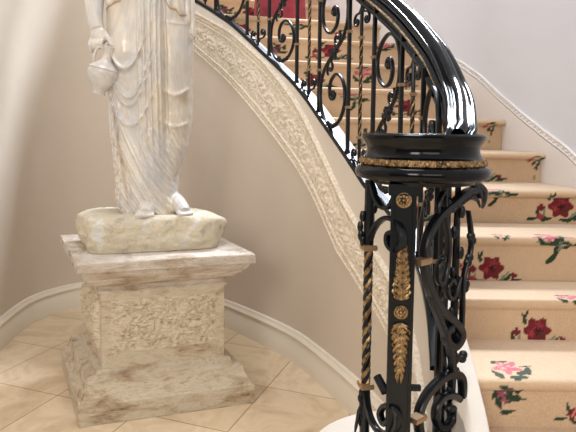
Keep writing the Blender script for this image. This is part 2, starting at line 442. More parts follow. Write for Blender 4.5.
FL = {  # step index: motif, offset from the inner wall, distance along the profile, size
    -1: [],
    0: [('rose', .265, .265, .052), ('cluster', .245, .118, .054), ('tips', .45, .035, .044)],
    1: [('poppy', .465, .036, .056), ('cluster', .14, .135, .034), ('rose', .60, .24, .055), ('spray', .80, .20, .05)],
    2: [('poppy', .385, .055, .056), ('spray', .655, .175, .062), ('tips', .25, .05, .03), ('rose', .62, .23, .045), ('rose', .42, .24, .03)],
    3: [('poppy', .865, .085, .060), ('spray', .57, .160, .050), ('poppy', .22, .06, .05)],
    4: [('poppy', .70, .062, .050), ('bud', .935, .130, .042), ('cluster', .3, .09, .05)],
    5: [('bud', .90, .150, .040), ('poppy', .33, .07, .045), ('rose', .6, .1, .05)],
    6: [('bud', .88, .145, .040), ('spray', .35, .13, .05), ('poppy', .62, .09, .05)],
    7: [('poppy', .30, .07, .05), ('rose', .55, .14, .05), ('cluster', .8, .07, .04)],
    8: [('cluster', .24, .11, .05), ('poppy', .52, .12, .055), ('rose', .8, .2, .04)],
    9: [('poppy', .22, .09, .05), ('spray', .5, .15, .05), ('bud', .75, .1, .04)],
    10: [('cluster', .32, .09, .055), ('poppy', .48, .09, .055), ('rose', .20, .07, .05)],
    11: [('poppy', .3, .08, .05), ('rose', .6, .1, .05)], 12: [('poppy', .5, .08, .05)], 13: [('rose', .4, .08, .05)],
}
R_ = .17
stair = thing('staircase', 'curved staircase covered in beige carpet with red flowers and green leaves', 'staircase', (1.0, 1.6, 0))
HT = [.68, .84, 1.035, 1.203, 1.37, 1.56, 1.76]+[1.96+.2*k for k in range(12)]
def h_of(i): return HT[i] if i >= 0 else .68+R_*i
def s_nose(i):
    if i < 0: return .23+.32*i
    return inv(zc, h_of(i)+(.05, .05, .05, .05, .045, .03, .005)[min(i, 6)])
def out_at_y(y):
    lo, hi_ = 0, 3
    for _ in range(40):
        m = (lo+hi_)/2
        if wall(m, .97)[1] < y: lo = m
        else: hi_ = m
    return lo
YOUT = [1.76, 2.11, 2.37, 2.71, 3.09, 3.48, 3.93, 4.20, 4.42, 4.70, 5.0, 5.3, 5.5]
def s_in(i): return s_nose(i) if i >= 4 or i < 0 else inv(lambda q: wall(q, .115)[1], YOUT[i])
def s_out(i):
    if i < 0: return s_in(i)
    if i < len(YOUT): return out_at_y(YOUT[i])
    return s_in(i)
def step(i, last=False):
    h = h_of(i); s0 = s_nose(i); s1 = s_nose(i+1)
    res = .0055 if i <= 3 else .009
    R_ = h-h_of(i-1); rn = .020; O0, O1 = .112, .97
    da, db_ = s_in(i), s_in(i+1); ea, eb = s_out(i), s_out(i+1)
    def pt(s, o):          # s runs s0..s1 as a fraction between this nosing line and the next
        t = (s-s0)/(s1-s0); P = wall(da+(db_-da)*t, O0); Q = wall(ea+(eb-ea)*t, .97)
        return P+(Q-P)*(o-O0)/(O1-O0)
    riser_s = s0+.022
    prof = []                                   # (s, z, v)
    nz = max(4, int((R_-rn*2)/res))
    for k in range(nz): prof.append((riser_s, h-R_+k/nz*(R_-2*rn), k/nz*(R_-2*rn)))
    v = R_-2*rn
    for k in range(9):
        a = -PI/2+PI*k/8
        prof.append((s0+rn-.002-rn*math.cos(a)*1.0, h-rn+rn*math.sin(a), v+rn*PI*k/8))
    v += rn*PI; tl = s1+.022-(s0+rn); nt_ = max(4, int(tl/res))
    for k in range(1, nt_+1): prof.append((s0+rn+tl*k/nt_, h, v+tl*k/nt_))
    nu = int((O1-O0)/res); b = MB(); rows = []; cols = []
    M = []
    for kd, cu, cv, R in FL.get(i, []): M += [(t, c, cu, cv, R) for t, c in motif(kd, cu, cv, R)]
    base = np.array(lin(CREAM)[:3])
    for s, z, vv in prof:
        P0, P1 = pt(s, O0), pt(s, O1); r = []
        for j in range(nu+1):
            t = j/nu; o = O0+(O1-O0)*t; p = P0*(1-t)+P1*t
            r.append((p[0], p[1], z)); c = None
            for ts, cc, cu, cv, R in M:
                if abs(o-cu) < R*3 and abs(vv-cv) < R*3 and ts(o, vv): c = cc
            cols.append(tuple(base*(1+.04*noise.noise(Vector((o*30, vv*30, i)))))+(1,) if c is None else lin(c))
        rows.append(r)
    b.grid(rows)
    # body under the carpet
    n0 = len(b.v)
    zb = h-R_-.10
    A = pt(riser_s, O0); B = pt(riser_s, O1); Cc = pt(s1+.022, O1); D = pt(s1+.022, O0)
    b.add([(*A, zb), (*B, zb), (*Cc, zb), (*D, zb), (*A, h-R_), (*B, h-R_), (*Cc, h-.004), (*D, h-.004)], [(0, 3, 2, 1), (0, 1, 5, 4), (2, 3, 7, 6)])
    cols += [tuple(base)+(1,)]*8
    o = b.build('step', M_CARPET, stair)
    at = o.data.attributes.new('pile', 'FLOAT_COLOR', 'POINT')
    at.data.foreach_set('color', np.array(cols, dtype=np.float32).ravel())
    return o
for i in range(-3, 14): step(i)

# red drape standing on the far steps
def drape():
    b = MB(); rows = []; n = 60
    P, Q = np.array([-.285, 4.545]), np.array([.125, 4.625])
    d = (Q-P); L = np.hypot(*d); e = d/L; nn = np.array([-e[1], e[0]])
    ring = []
    for k in range(n):
        a = 2*PI*k/n
        ring.append((math.cos(a), math.sin(a), 1+.16*math.cos(a*11)+.05*math.sin(a*7)))
    C = (P+Q)/2
    for j in range(22):
        t = j/21; z = h_of(9)+.004+1.15*t; wx = .5*L*(1-.35*t); wy = .062*(1-.2*t); r = []
        for cx, cy, f in ring:
            p = C+e*cx*wx*(1+(f-1)*.25)+nn*cy*wy*f; r.append((p[0], p[1], z))
        rows.append(r)
    b.grid(rows, close_u=True, caps=True)
    o = b.build('draped_fabric', M_RED, None)
    o['label'] = 'dark red pleated fabric hanging down onto the far carpeted steps'; o['category'] = 'fabric'
drape()

# ------------------------------------------------------------------ stair railing
rail = thing('stair_railing', 'black wrought iron scroll railing with gilded twisted bars along the curved stair', 'railing', (.5, 2.4, 0))
OFF = .022
S_END = 4.3
def P3(s, z, off=OFF): p = wall(s, off); return (p[0], p[1], z)
def sweep_open(b, pts, prof):
    """pts: (x,y,z) path, prof: closed (across, up); across is horizontal and square to the path"""
    rows = []; P = [Vector(p) for p in pts]
    for i, p in enumerate(P):
        d = P[min(i+1, len(P)-1)]-P[max(i-1, 0)]; d.normalize(); side = d.cross(Vector((0, 0, 1))); side.normalize(); up = side.cross(d)
        rows.append([p+side*a+up*c for a, c in prof])
    b.grid(rows, close_u=True, caps=True)
b = MB(); sweep_open(b, [P3(s, zrail(s)) for s in np.arange(.22, S_END, .04)], [(-.024, -.011), (.030, -.011), (.030, .007), (.025, .012), (-.019, .012), (-.024, .007)])
b.build('bottom_rail', M_IRON, rail)
# handrail: moulded black lacquer section
def hpath():
    pts = [(.512, 1.680, 1.438), (.527, 1.710, 1.455), (.545, 1.775, 1.482)]
    for s in np.arange(.33, S_END, .05): pts.append((*wall(s, .060+.026*math.exp(-((s-.45)/.28)**2)), hr(s)))
    return catmull(pts, 3)
HP = hpath()
HS = 1.06
def _half():
    P = [(.022, -.066), (.032, -.066)]
    def roll(cx, cy, r, a0_, a1_, n=6):
        for k in range(n+1):
            a = math.radians(a0_+(a1_-a0_)*k/n); P.append((cx+r*math.cos(a), cy+r*math.sin(a)))
    roll(.038, -.058, .009, -90, 75); P.append((.033, -.046)); P.append((.028, -.038)); P.append((.028, -.022)); P.append((.032, -.016))
    roll(.039, -.006, .010, -75, 80); P.append((.033, .007)); P.append((.031, .012)); P.append((.031, .018)); P.append((.034, .022))
    roll(.036, .030, .0085, -60, 125, 8); P.append((.027, .034)); P.append((.023, .033)); P.append((.020, .037)); P.append((.018, .045)); P.append((.013, .052)); P.append((.006, .056))
    return P
_h = _half(); HPROF = _h+[(-x, y) for x, y in _h[::-1]]
HPROF = [(x*HS, y*HS) for x, y in HPROF]
b = MB(); sweep_open(b, HP, HPROF); hro = b.build('handrail', M_LACQ, rail, ang=34)
for sd in (-1, 1):
    b = MB(); P = [Vector(p) for p in HP]; acc = 0; pts = []
    dens = []
    for i in range(len(P)-1):
        L = (P[i+1]-P[i]).length; k = max(1, int(round(L/.004)))
        d = (P[i+1]-P[i]).normalized(); side = d.cross(Vector((0, 0, 1))).normalized(); up = side.cross(d)
        for j in range(k):
            acc += L/k; dens.append((P[i].lerp(P[i+1], j/k)+side*sd*.035+up*-.029, .0066+.0026*math.sin(acc*2*PI/.013)))
    b.tube([p for p, r in dens], [r for p, r in dens], 7)
    b.build('gilt_beading', M_BEAD, hro)

def bar(s, name='baluster'):
    b = MB(); t = tangent(s); a = math.atan2(t[1], t[0]); z0, z1 = zrail(s), hr(s)-.045; p = wall(s, OFF)
    b.box((p[0], p[1], (z0+z1)/2), (.017, .017, z1-z0), a)
    for z in (z0+.012,): b.box((p[0], p[1], z), (.026, .026, .02), a, .8)
    return b.build(name, M_IRON, rail), p, a
def collar(par, s, z, wdt=.025):
    t = tangent(s); a = math.atan2(t[1], t[0]); p = wall(s, OFF); b = MB()
    b.box((p[0], p[1], z), (wdt, .024, .014), a); b.box((p[0], p[1], z), (wdt+.003, .027, .006), a)
    b.build('collar', M_BRASS, par, label='brass collar')
def loc2(s0, z0, pts, off=OFF):
    """panel coordinates (along the rail going up the stair, up) to the world, on the curved rail line"""
    return [P3(s0+u, z0+v, off) for u, v in pts]
def spiral(cx, cy, r0, r1, a0, a1, n=40, ey=1.0):
    out = []
    for k in range(n+1):
        t = k/n; r = r0*(r1/r0)**t; a = math.radians(a0+(a1-a0)*t); out.append((cx+r*math.cos(a), cy+ey*r*math.sin(a)))
    return out
def nrm(s): t = tangent(s); return (t[1], -t[0], 0)
def leafball(b, p, r, k=0):
    for j in range(5):
        a = j*2*PI/5+k; b.ball((p[0]+.6*r*math.cos(a)*.5, p[1]+.3*r*math.sin(a), p[2]+.7*r*math.sin(a)), (r*.45, r*.45, r*.55), 5)
    b.ball(p, r*.6, 5)
def panel(sc, hw):
    """S scroll between two upright bars, centre arc length sc, half width hw"""
    z0 = zrail(sc)
    H = hr(sc)-.045-z0
    cv = H*.5
    # u is measured up the stair, which runs to the left in view
    lo = []
    for k in range(91):
        a = 180+540*k/90
        r = float(np.interp(a, [180, 270, 360, 450, 520, 560, 630, 720], [.016, .026, .040, .066, hw*.80, hw*.93, hw, hw]))
        ey = float(np.interp(a, [180, 450, 540, 630, 720], [1.3, 1.35, 1.15, 1.22, 1.2]))
        lo.append((r*math.cos(math.radians(a)), -.22+ey*r*math.sin(math.radians(a))))
    end = lo[-1]
    up = [(-x, -y) for x, y in lo][::-1]
    mid = [(end[0]*.93, end[1]+.08), (end[0]*.60, end[1]+.155), (0, 0), (-end[0]*.60, -end[1]-.155), (-end[0]*.93, -end[1]-.08)]
    path = lo+[tuple(q) for q in catmull([lo[-1]]+mid+[up[0]], 6)[1:-1]]+up
    path = [(x, cv+y) for x, y in path]
    path = [q for q in path if q[1] < H+.25]
    b = MB(); n = len(path)
    th = [.015 if 6 < k < n-7 else .017 for k in range(n)]
    b.flat(loc2(sc, z0, path), nrm(sc), .018, th)
    o = b.build('scroll', M_IRON, rail)
    # eye leaves
    for sg in (1, -1):
        b = MB(); b.ball(P3(sc, z0+cv-sg*.22), (.014, .014, .018), 6)
        b.ball(P3(sc+.012*sg, z0+cv-sg*.245), (.01, .01, .018), 5)
        b.build('scroll_eye', M_IRON, o)
    # small curls and leaf cluster round the crossing
    for sg in (1, -1):
        pts = spiral(-.035*sg, cv+.075*sg, .012, .045, 200 if sg > 0 else 20, -230 if sg > 0 else -410, 36, 1.15)
        b = MB(); b.flat(loc2(sc, z0, pts), nrm(sc), .014, .010); b.build('curl', M_IRON, rail)
    b = MB()
    for (du, dv) in ((-.03, .02), (.03, -.02), (.012, .012), (-.012, -.015)): leafball(b, P3(sc+du, z0+cv+dv), .020, du*40)
    b.build('leaf_cluster', M_IRON, rail)
    # leaves where the scroll rests on the rail
    b = MB()
    for du in (-.045, -.02, .0, .03, .055): b.ball(P3(sc+du, max(zrail(sc+du)+.02, z0+cv-.22-hw*1.2+abs(du)*.3)), (.012, .012, .016), 5)
    b.build('leaf_cluster', M_IRON, rail)
def small_curls(s, z, hw, up, par):
    for sg in (1, -1):
        fy = -1 if up else 1
        pts = [(sg*(.050+x), fy*y) for x, y in spiral(0, 0, .008, .034, 360, -90, 34, 1.1)]
        pts += [(sg*.022, -fy*.040), (sg*.006, -fy*.062)]
        b = MB(); b.flat([P3(s+u, z+v) for u, v in pts], nrm(s), .013, .009)
        b.ball(P3(s+sg*.050, z), .010, 5)
        b.build('curl', M_IRON, par)
def twisted(s):
    z0, z1 = zrail(s), hr(s)-.05; p = wall(s, OFF); H = z1-z0
    b = MB(); b.tube([(p[0], p[1], z0+.0), (p[0], p[1], z0+.05), (p[0], p[1], z0+.20*H)], [.005, .010, .009], 8)
    b.tube([(p[0], p[1], z0+.78*H), (p[0], p[1], z1-.05), (p[0], p[1], z1)], [.009, .010, .005], 8)
    za, zb = z0+.20*H, z0+.78*H; n = 60
    core = [(p[0], p[1], za+(zb-za)*k/10) for k in range(11)]
    b.tube(core, .006, 8)
    for ph in (PI/2, 3*PI/2):
        b.tube([(p[0]+.0055*math.cos(k*.55+ph), p[1]+.0055*math.sin(k*.55+ph), za+(zb-za)*k/n) for k in range(n+1)], .0048, 6)
    o = b.build('twisted_baluster', M_IRON, rail)
    for ph in (0, PI):
        b = MB(); b.tube([(p[0]+.0058*math.cos(k*.55+ph), p[1]+.0058*math.sin(k*.55+ph), za+(zb-za)*k/n) for k in range(n+1)], .0046, 6)
        b.build('gold_strand', M_GOLD, o, label='gilded twisted strand')
    collar(o, s, za, .022); collar(o, s, zb, .022)
    small_curls(s, z0+.105*H, .12, False, rail); small_curls(s, z0+.88*H, .12, True, rail)
    for zz, rr in ((.17, .016), (.82, .014)):
        b = MB(); leafball(b, (p[0], p[1], z0+zz*H), rr); b.build('leaf_cluster', M_IRON, o)
PAN = [(.725, .42)]
bars_s = [.42, .725, .985, 1.265, 1.525, 1.873, 2.133, 2.435, 2.684, 3.034, 3.26, 3.59, 3.84, 4.16]
for k, s in enumerate(bars_s):
    o, p, a = bar(s)
    z0 = zrail(s); H = hr(s)-z0
    collar(o, s, z0+.27*H); collar(o, s, z0+.70*H)
for s0, s1 in ((.42, .725), (.985, 1.265), (1.525, 1.873), (2.133, 2.435), (2.684, 3.034), (3.26, 3.59), (3.84, 4.16)):
    panel((s0+s1)/2, (s1-s0)/2-.018)
for s in (.853, 1.396, 1.998, 2.556, 3.145, 3.715): twisted(s)

# ------------------------------------------------------------------ newel
NC = (.383, 1.6)
ZP = .472
newel = thing('newel_post', 'round black newel at the stair foot with gilded band and scrollwork cage', 'newel post', (NC[0], NC[1], ZP))
b = MB()
b.lathe([(0.0, 1.452), (.10, 1.452), (.140, 1.455), (.150, 1.464), (.158, 1.472), (.167, 1.474), (.173, 1.469), (.173, 1.461), (.167, 1.452), (.160, 1.442), (.157, 1.430), (.159, 1.418), (.165, 1.409), (.172, 1.405), (.172, 1.388), (.176, 1.385),
         (.185, 1.380), (.189, 1.371), (.189, 1.362), (.184, 1.352), (.172, 1.347), (.150, 1.345), (.146, 1.335), (.10, 1.330), (0, 1.330)], (*NC, 0), 72)
cap = b.build('cap', M_LACQ, newel)
b = MB()
b.lathe([(.1705, 1.387), (.1730, 1.389), (.1730, 1.404), (.1705, 1.406)], (*NC, 0), 72)
for k in range(40):
    a = 2*PI*k/40; r = .1715
    b.ball((NC[0]+r*math.cos(a), NC[1]+r*math.sin(a), 1.3965), (.009, .009, .0085) if k % 2 else (.004, .004, .006), 6)
    for q in (-.04, .04): b.ball((NC[0]+r*math.cos(a+q), NC[1]+r*math.sin(a+q), 1.3965+(.005 if q > 0 else -.005)), .0048, 4)
b.build('gilt_band', M_GOLD, cap, label='gilded foliate band')
# central flat post
PC = Vector((.312, 1.500)); PA = math.radians(-9)
def pface(u, z, d=0):      # point on the front face of the post; d = out towards the room
    e = Vector((math.cos(PA), math.sin(PA))); n = Vector((math.sin(PA), -math.cos(PA))); q = PC+e*u+n*(.024+d); return (q.x, q.y, z)
b = MB(); b.box((PC.x, PC.y, (ZP+1.34)/2), (.066, .046, 1.34-ZP), PA)
b.box((PC.x, PC.y, ZP+.02), (.084, .062, .04), PA); b.box((PC.x, PC.y, 1.325), (.080, .058, .03), PA)
for u in (-.029, .029):
    q = pface(u, 0, .001); b.box((q[0], q[1], (ZP+1.34)/2), (.008, .008, 1.34-ZP-.06), PA)
post = b.build('center_post', M_IRON, newel)
def rosette(z, r):
    b = MB(); n = Vector((math.sin(PA), -math.cos(PA), 0)); e = Vector((math.cos(PA), math.sin(PA), 0)); c = Vector(pface(0, z, .003))
    ex = [Vector(c)+(e*math.cos(q*PI/12)+Vector((0, 0, 1))*math.sin(q*PI/12))*r for q in range(24)]
    b.add([tuple(p-n*.004) for p in ex]+[tuple(p+n*.0005) for p in ex], [tuple(range(24)), tuple(range(24, 48))]+[(q, (q+1) % 24, 24+(q+1) % 24, 24+q) for q in range(24)])
    for k in range(28):
        a = 2*PI*k/28; b.ball(c+(e*math.cos(a)+Vector((0, 0, 1))*math.sin(a))*r, .0028, 4)
    for k in range(8):
        a = 2*PI*k/8; b.ball(c+(e*math.cos(a)+Vector((0, 0, 1))*math.sin(a))*r*.55, (.005, .004, .005), 5)
    b.ball(c+n*.002, .0052, 6)
    b.build('rosette', M_GOLD, post, label='gilded round rosette')
rosette(1.298, .019); rosette(.995, .017)
def frond(z0, z1, flip):
    """acanthus: paired leaves curling off a midrib, from z0 to z1"""
    b = MB(); n = Vector((math.sin(PA), -math.cos(PA), 0)); N = 8
    b.tube([pface(0, z0+(z1-z0)*k/6, .004) for k in range(7)], [.0035-.0003*k for k in range(7)], 6)
    for k in range(N):
        t = k/N; zz = z0+(z1-z0)*t; w_ = .021*(1-.8*t)+.003
        dz = (z1-z0)/N*1.3
        for sg in (-1, 1):
            for q, (fw, fz, rr) in enumerate(((.95, 1.0, .0042), (.55, 1.5, .0036), (.75, .35, .0034))):
                pts = [pface(0, zz, .003), pface(sg*w_*fw*.55, zz+dz*fz*.5, .006), pface(sg*w_*fw, zz+dz*fz, .005), pface(sg*w_*fw*.8, zz+dz*(fz+.45), .002)]
                b.tube(catmull(pts, 3), [.0018]*1+[rr]*6+[rr*.8]*2+[.0012], 5)
    b.build('acanthus', M_GOLD, post, label='gilded acanthus leaf')
frond(1.03, 1.165, False); frond(.965, .825, True)

def up_bar(x, y, z0, z1, r, name='bar', m=M_IRON):
    b = MB(); b.box((x, y, (z0+z1)/2), (r*2, r*2, z1-z0), .3); return b.build(name, m, newel)
def gcollar(x, y, z, w_, d_, rot, par):
    b = MB(); b.box((x, y, z), (w_, d_, .016), rot); b.box((x, y, z), (w_+.003, d_+.003, .008), rot); b.build('collar', M_BRASS, par, label='brass collar')
def twist(x, y, z0, z1, za, zb, r):
    b = MB(); b.tube([(x, y, z0), (x, y, za)], r*1.15, 8); b.tube([(x, y, zb), (x, y, z1)], r*1.15, 8); b.tube([(x, y, za), (x, y, zb)], r*.7, 8)
    n = 90
    def hel(ph): return [(x+r*.55*math.cos(k*.33+ph), y+r*.55*math.sin(k*.33+ph), za+(zb-za)*k/n) for k in range(n+1)]
    b.tube(hel(0), r*.58, 6); b.tube(hel(PI), r*.58, 6)
    o = b.build('twisted_bar', M_IRON, newel)
    for ph in (PI/2, 3*PI/2):
        g = MB(); g.tube(hel(ph), r*.56, 6); g.build('gold_strand', M_GOLD, o, label='gilded twisted strand')
    gcollar(x, y, za, r*3, r*3, .2, o); gcollar(x, y, zb, r*3, r*3, .2, o)
    return o
LB = (.236, 1.6)
twist(*LB, ZP, 1.34, .735, 1.145, .0125)
# thick dark sleeve and leaves on the left bar
b = MB(); b.tube([(LB[0], LB[1], 1.15), (LB[0], LB[1], 1.19), (LB[0], LB[1], 1.26), (LB[0], LB[1], 1.335)], [.011, .016, .015, .012], 8)
for k, (dz, dx) in enumerate(((1.18, -.024), (1.205, -.026), (1.235, -.020), (1.165, -.018), (1.26, .014), (1.275, .022))): b.ball((LB[0]+dx, LB[1]-.004, dz), (.009, .007, .018), 6)
b.build('leaf_sleeve', M_IRON, newel)
b = MB()
for k in range(6): b.ball((LB[0]-.012-.004*(k % 2), LB[1]-.006, .715-.018*k), (.009-.001*k, .007, .014), 5)
b.tube([(LB[0]-.018, LB[1]-.004, .66), (LB[0]-.026, LB[1]-.004, .61), (LB[0]-.03, LB[1]-.004, .585)], [.006, .005, .002], 6)
b.tube([(LB[0], LB[1], .735), (LB[0]-.002, LB[1], .62), (LB[0], LB[1], ZP)], [.013, .014, .012], 8)
b.build('leaf_sleeve', M_IRON, newel)

def plane_pts(A, B, pts):
    A = Vector(A); B = Vector(B); e = (B-A).normalized(); return [(*(A+e*u), z) for u, z in pts], (-e.y, e.x, 0)
def iron_scroll(A, B, pts, w_, t_, name='scroll', n=6, eye=None):
    P, N = plane_pts(A, B, pts); P = catmull(P, n); b = MB()
    L = len(P); T = [t_*(.45+.55*min(1, k/(L*.12))) if k < L*.12 else t_ for k in range(L)]
    b.flat(P, N, w_, T[::1])
    if eye: b.ball(P[-1], eye, 6)
    return b.build(name, M_IRON, newel)
A, B = (.31, 1.50), (.50, 1.66)
A = (.325, 1.487); B = (.515, 1.647)
iron_scroll(A, B, [(0.34, 1.281), (0.325, 1.305), (0.275, 1.300), (0.211, 1.274), (0.144, 1.245), (0.103, 1.209), (0.077, 1.163), (0.077, 1.114), (0.100, 1.044), (0.145, 0.983), (0.205, 0.933), (0.255, 0.894), (0.270, 0.859), (0.236, 0.838), (0.198, 0.862), (0.190, 0.892), (0.216, 0.901)], .026, .024, eye=.012)
iron_scroll(A, B, [(0.280, 0.620), (0.288, 0.690), (0.275, 0.735), (0.229, 0.756), (0.169, 0.754), (0.112, 0.734), (0.08, 0.705), (0.068, 0.672), (0.076, 0.628), (0.100, 0.570), (.13, .52), (.16, .48)], .026, .022)
iron_scroll(A, B, [(.26, .52), (0.290, 0.575), (0.288, 0.625), (0.262, 0.672), (0.212, 0.695), (0.166, 0.690), (0.149, 0.655), (0.168, 0.615), (0.212, 0.601), (0.240, 0.618), (0.238, 0.645), (.218, .652)], .024, .020, eye=.014)
iron_scroll(A, B, [(0.16, 1.30), (0.168, 1.24), (0.185, 1.18), (0.189, 1.13), (0.18, 1.075), (0.158, 1.045), (0.140, 1.06), (0.143, 1.10), (.162, 1.115)], .018, .014, eye=.012)
iron_scroll(A, B, [(.155, 1.31), (.135, 1.285), (.13, 1.255), (.15, 1.24), (.175, 1.25), (.18, 1.285)], .016, .012)
iron_scroll(A, B, [(.25, 1.05), (.235, 1.01), (.215, .99), (.195, 1.0), (.19, 1.03), (.21, 1.045), (.225, 1.03)], .018, .014)
iron_scroll(A, B, [(.085, 1.10), (.12, 1.0), (.16, .93), (.20, .86), (.225, .80), (.235, .74)], .022, .020)
# acanthus claw at the scroll's head
b = MB()
P, N = plane_pts(A, B, [(.30, 1.318), (.335, 1.318), (.365, 1.30), (.372, 1.268), (.362, 1.245)]); b.tube(catmull(P, 4), [.008]+[.013]*8+[.012, .010, .009, .008, .007, .006, .005, .003], 6)
P, N = plane_pts(A, B, [(.14, 1.236), (.19, 1.252), (.24, 1.268), (.29, 1.285), (.33, 1.275), (.35, 1.25)]); b.tube(catmull(P, 4), [.003]+[.009]*14+[.008, .007, .006, .005, .004, .003], 6)
for k in range(8):
    q, _ = plane_pts(A, B, [(.17+.024*k, 1.245+.009*k)]); b.ball(q[0], (.016, .012, .009), 5)
b.build('acanthus_claw', M_IRON, newel)
# right hand bars
e = (Vector(B)-Vector(A)).normalized()
def onp(u, d=0): q = Vector(A)+e*u+Vector((-e.y, e.x))*d; return q.x, q.y
up_bar(*onp(.212, .02), ZP, 1.34, .0055)
twist(*onp(.248, .05), ZP, 1.34, .90, 1.262, .0105)
up_bar(*onp(.222, .05), ZP, 1.34, .0055)
b = MB()
x, y = onp(.262, .022)
b.tube([(x, y, ZP), (x, y, .60), (x, y, .75), (x, y, .95), (x, y, 1.15), (x, y, 1.34)], [.012, .011, .015, .012, .011, .009], 8)
for k in range(12):
    zz = .56+.062*k; sg = 1 if k % 2 else -1
    b.ball((x+sg*.010, y-.010, zz), (.012, .010, .022), 5)
b.build('leafy_bar', M_IRON, newel)
iron_scroll(A, B, [(.285, 1.245), (.305, 1.17), (.305, 1.12), (.282, 1.07), (.270, 1.02), (.272, .95), (.27, .88)], .016, .012)
for grp in (((.305, 1.165), (.312, 1.15)), ((.300, 1.10), (.292, 1.085)), ((.285, 1.02), (.280, 1.008)), ((.285, .80), (.280, .79)), ((.235, .81), (.24, .795), (.25, .80), (.22, .815))):
    b = MB()
    for u, z in grp: q, _ = plane_pts(A, B, [(u, z)]); b.ball(q[0], (.014, .010, .015), 5)
    b.build('leaf_cluster', M_IRON, newel)
for z in (1.127, .684):
    gx, gy = onp(.047, -.012); gcollar(gx, gy, z, .046, .030, math.atan2(e.y, e.x), newel)
gx, gy = onp(.216, .015); gcollar(gx, gy, 1.035, .026, .022, .6, newel)
# left curls, between the left bar and the post
A2, B2 = (.235, 1.595), (.300, 1.470)
iron_scroll(A2, B2, [(0.006, 1.165), (0.021, 1.198), (0.044, 1.224), (0.081, 1.243), (0.125, 1.238), (0.150, 1.21), (0.148, 1.177), (0.117, 1.160), (0.090, 1.172), (0.088, 1.197), (0.108, 1.207), (0.120, 1.192)], .020, .013, eye=.009)
iron_scroll(A2, B2, [(0.004, 0.725), (0.020, 0.661), (0.059, 0.632), (0.108, 0.640), (0.144, 0.675), (0.150, 0.712), (0.128, 0.730), (0.091, 0.714), (0.073, 0.683), (0.092, 0.664), (0.115, 0.685)], .020, .014, eye=.013)
iron_scroll(A2, B2, [(.01, 1.33), (.03, 1.29), (.06, 1.27), (.09, 1.275), (.11, 1.30), (.115, 1.33)], .018, .012)
b = MB(); q, N = plane_pts(A2, B2, [(.055, .785), (.095, .755)]); b.tube(q, .0125, 10); b.build('cross_bar', M_IRON, newel)
b = MB(); b.tube([(.345, 1.50, .775), (.372, 1.505, .772)], .010, 8); b.build('cross_bar', M_IRON, newel)
# base ring the cage stands in
b = MB(); b.lathe([(.148, ZP), (.158, ZP), (.160, ZP+.008), (.154, ZP+.016), (.150, ZP+.016), (.148, ZP+.01)], (*NC, 0), 48)
b.lathe([(.0, ZP), (.145, ZP), (.145, ZP+.006), (0, ZP+.006)], (*NC, 0), 48)
b.build('base_ring', M_IRON, newel)

# ------------------------------------------------------------------ pedestal
PX, PY, PANG = -.782, 3.172, .314
pe = Vector((math.cos(PANG), math.sin(PANG))); pn = Vector((-math.sin(.478), math.cos(.478)))
_det = pe.x*pn.y-pe.y*pn.x
def ped_uv(q): return ((q.x*pn.y-q.y*pn.x)/_det, (pe.x*q.y-pe.y*q.x)/_det)
def ped(u, v, z): q = Vector((PX, PY))+pe*u+pn*v; return (q.x, q.y, z)
pedestal = thing('pedestal', 'square weathered travertine pedestal with carved relief panels, carrying the marble statue', 'pedestal', (PX, PY, 0))
def ring(hu, hv, z, nu=60, nv=56, amp=.003, seed=0):
    pts = []
    for k in range(nu): pts.append((-hu+2*hu*k/nu, -hv))
    for k in range(nv): pts.append((hu, -hv+2*hv*k/nv))
    for k in range(nu): pts.append((hu-2*hu*k/nu, hv))
    for k in range(nv): pts.append((-hu, hv-2*hv*k/nv))
    out = []
    for u, v in pts:
        n1 = noise.noise(Vector((u*14+seed, v*14, z*16)))+.5*noise.noise(Vector((u*40+seed, v*40, z*40)))
        f = 1+amp*n1/hu
        cr = min(abs(abs(u)-hu), 9)+min(abs(abs(v)-hv), 9)
        out.append(ped(u*f, v*f, z+amp*.4*n1))
    return out
def stack(prof, seed, amp=.004, sub=None):
    b = MB(); rows = []
    for hu, hv, z in prof: rows.append(ring(hu, hv, z, amp=amp, seed=seed))
    b.grid(rows, close_u=True, caps=True); return b
def prof_interp(P, n):
    out = []
    for (a, b_) in zip(P[:-1], P[1:]):
        for k in range(n): t = k/n; out.append(tuple(a[i]*(1-t)+b_[i]*t for i in range(3)))
    out.append(P[-1]); return out
# plinth with sloping ogee
pl = [(h, h-.032, z) for h, z in ((.443, 0), (.446, .004), (.447, .100), (.446, .104), (.434, .108), (.432, .114), (.422, .132), (.410, .152), (.402, .170), (.398, .188), (.397, .200), (.395, .203), (.352, .212), (.350, .214), (.348, .230), (.344, .234), (.33, .237), (.30, .238))]
stack(prof_interp(pl, 3), 3, .0035).build('plinth', M_TRAV, pedestal, ang=22)
DU, DV, DZ0, DZ1 = .318, .303, .232, .637
